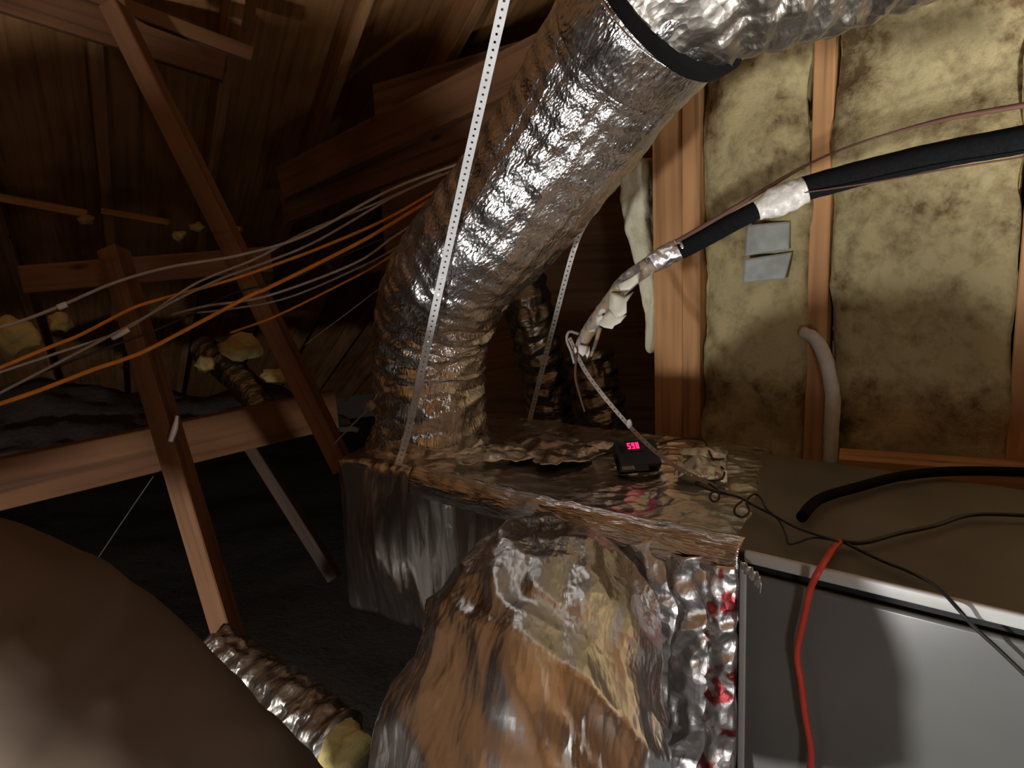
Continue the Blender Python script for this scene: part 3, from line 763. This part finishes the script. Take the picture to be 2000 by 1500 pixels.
# ------------------------------------------------------------------ cords on the plenum and cabinet
def zt(pts, dz): return [PZ(x, y, ZT+dz) for (x, y) in pts]
tag(tube('power_cord', zt([(1288, 866), (1330, 857), (1372, 859), (1384, 880), (1396, 902), (1414, 918), (1408, 936), (1376, 940), (1358, 944), (1396, 960), (1440, 970), (1470, 986), (1510, 1006), (1560, 1032), (1638, 1058)], 0.022), 0.0022, 'dark_cable', nlen=140, nseg=8),
    'thin black cord winding from the red display over the plenum', 'cord')
tag(tube('power_cord', zt([(1385, 945), (1402, 958), (1404, 974), (1394, 980), (1386, 970), (1396, 960), (1425, 966), (1450, 975), (1436, 990), (1436, 1004), (1452, 1010), (1463, 998), (1458, 980), (1470, 966), (1484, 970), (1496, 992), (1508, 1004)], 0.024), 0.0020, 'dark_cable', nlen=160, nseg=8),
    'looping black cord with small curls at the plenum edge', 'cord')
tag(tube('cable', zt([(1500, 1000), (1520, 1015), (1535, 1045), (1540, 1062), (1556, 1060), (1590, 1050), (1636, 1056)], 0.012), 0.0018, 'dark_cable', nlen=60, nseg=8), 'small sagging black loop of cord on the cabinet', 'cord')
tag(tube('black_hose', zt([(1566, 1010), (1584, 988), (1612, 970), (1680, 950), (1750, 932), (1830, 922), (1930, 920), (2080, 926)], 0.016), 0.0095, 'rubber_black', nlen=80, nseg=14), 'thick black hose curving over the cabinet top', 'hose')
tag(tube('cable', zt([(1636, 1056), (1685, 1060), (1755, 1042), (1825, 1027), (1895, 1006), (1990, 1006), (2080, 1014)], 0.010), 0.0036, 'dark_cable', nlen=60, nseg=8), 'black cable running right across the cabinet top', 'cord')
tag(tube('cable', zt([(1646, 1058), (1720, 1094), (1775, 1116), (1828, 1145)], 0.008)+[FP(1872, 1190, 0.022), FP(1900, 1222, 0.022), FP(1950, 1268, 0.02), FP(2020, 1335, 0.02)], 0.0026, 'dark_cable', nlen=70, nseg=8), 'thin black cable dropping over the cabinet front at far right', 'cord')
tag(tube('red_wire', zt([(1640, 1058), (1624, 1076)], 0.010)+[FP(1601, 1112, 0.026), FP(1583, 1150, 0.024), FP(1572, 1200, 0.022), FP(1557, 1275, 0.022), FP(1564, 1330, 0.022), FP(1573, 1400, 0.022), FP(1584, 1470, 0.022), FP(1578, 1540, 0.022)], 0.0050, 'red_cable', nlen=90, nseg=10), 'red wire hanging down the grey cabinet front', 'wire')

# ------------------------------------------------------------------ electrical cables sweeping through the left
def cable(pts, r, mat, label, n=70):
    tag(tube('electric_cable', [P(*p) for p in pts], r, mat, nlen=n, nseg=7), label, 'cable', 'loose cable run under the rafters')
cable([(900, 318, 2.0), (760, 372, 1.9), (600, 458, 1.78), (470, 498, 1.74), (330, 522, 1.72), (224, 552, 1.70), (119, 597, 1.6), (35, 629, 1.5), (-40, 648, 1.45)], 0.0038, 'white_cable', 'topmost white cable crossing the short cross board')
cable([(895, 328, 2.0), (770, 384, 1.88), (620, 470, 1.76), (520, 512, 1.72), (430, 545, 1.70), (340, 588, 1.66), (260, 632, 1.6), (130, 700, 1.5), (-40, 788, 1.4)], 0.0032, 'grey_cable', 'long grey cable below the topmost white cable')
cable([(885, 352, 2.0), (760, 425, 1.88), (640, 478, 1.78), (545, 514, 1.74), (455, 545, 1.71), (367, 570, 1.69), (280, 594, 1.67), (238, 612, 1.64), (157, 654, 1.55), (87, 682, 1.48), (-40, 735, 1.4)], 0.0040, 'orange_cable', 'upper orange cable passing in front of the lit strut')
cable([(870, 372, 2.0), (760, 440, 1.86), (690, 480, 1.78), (525, 562, 1.70), (490, 577, 1.69), (305, 675, 1.62), (245, 701, 1.58), (182, 722, 1.53), (70, 765, 1.45), (-40, 802, 1.4)], 0.0048, 'orange_cable', 'lowest and thickest orange cable crossing both struts')
cable([(850, 410, 2.0), (770, 462, 1.9), (693, 514, 1.8), (525, 577, 1.73), (402, 598, 1.72), (336, 615, 1.75)], 0.0032, 'white_cable', 'short white cable ending between the two struts')
cable([(838, 440, 2.0), (760, 492, 1.9), (690, 528, 1.82), (560, 582, 1.75), (430, 606, 1.73), (345, 612, 1.75)], 0.0026, 'grey_cable', 'thin grey cable close under the short white cable')
cable([(830, 455, 2.0), (740, 515, 1.9), (680, 548, 1.83), (542, 616, 1.76), (450, 650, 1.8)], 0.0028, 'orange_cable', 'thin orange cable fading out right of the long strut')
cable([(825, 430, 2.0), (740, 470, 1.9), (640, 512, 1.8), (560, 548, 1.76), (460, 572, 1.74), (330, 634, 1.7), (180, 690, 1.6), (-30, 770, 1.5)], 0.0026, 'dark_cable', 'black cable hidden among the orange cables')
cable([(800, 520, 2.0), (730, 572, 1.95), (696, 598, 1.92), (595, 674, 1.95)], 0.0016, 'grey_cable', 'hair-thin grey line left of the vertical duct', n=30)
cable([(860, 340, 2.02), (740, 395, 1.9), (600, 452, 1.8), (500, 505, 1.74), (380, 555, 1.7), (250, 640, 1.6), (110, 690, 1.5), (-40, 740, 1.42)], 0.0030, 'white_cable', 'thin white cable between grey and orange cables')
# connector sleeves
tag(tube('cable_sleeve', [P(219, 660, 1.58), P(238, 651, 1.58), P(251, 643, 1.58)], 0.006, 'white_plastic', nlen=8, nseg=10), 'bright white sleeve on a cable just left of the lit strut', 'sleeve')
tag(tube('cable_sleeve', [P(112, 601, 1.59), P(130, 594, 1.60)], 0.007, 'white_plastic', nlen=8, nseg=10), 'small white sleeve on the topmost cable, far left', 'sleeve')
tag(tube('tie_cord', [P(652, 868, 1.80), P(690, 828, 1.74), P(722, 796, 1.70), P(736, 770, 1.68)], 0.0022, 'grey_cable', nlen=20, nseg=7), 'thin cord tied from the plenum corner to the duct side', 'cord')
tag(lump('cord_knot', P(721, 793, 1.69), (0.014, 0.012, 0.014), 'worn_sleeve', seed=5, sub=3), 'frayed knot on the cord beside the vertical duct', 'knot')
tag(tube('tie_cord', [P(190, 1092, 2.1), P(245, 1010, 2.1), P(300, 930, 2.1)], 0.0018, 'dim_cord', nlen=14, nseg=6), 'faint grey cord hanging in the dark under the lower beam', 'cord')
tag(tube('bracket', [P(333, 862, 1.80), P(342, 835, 1.80), P(346, 812, 1.80)], [0.007, 0.008, 0.004], 'strap_steel', nlen=12, nseg=8), 'small shiny metal bracket where strut and lower beam cross', 'bracket')
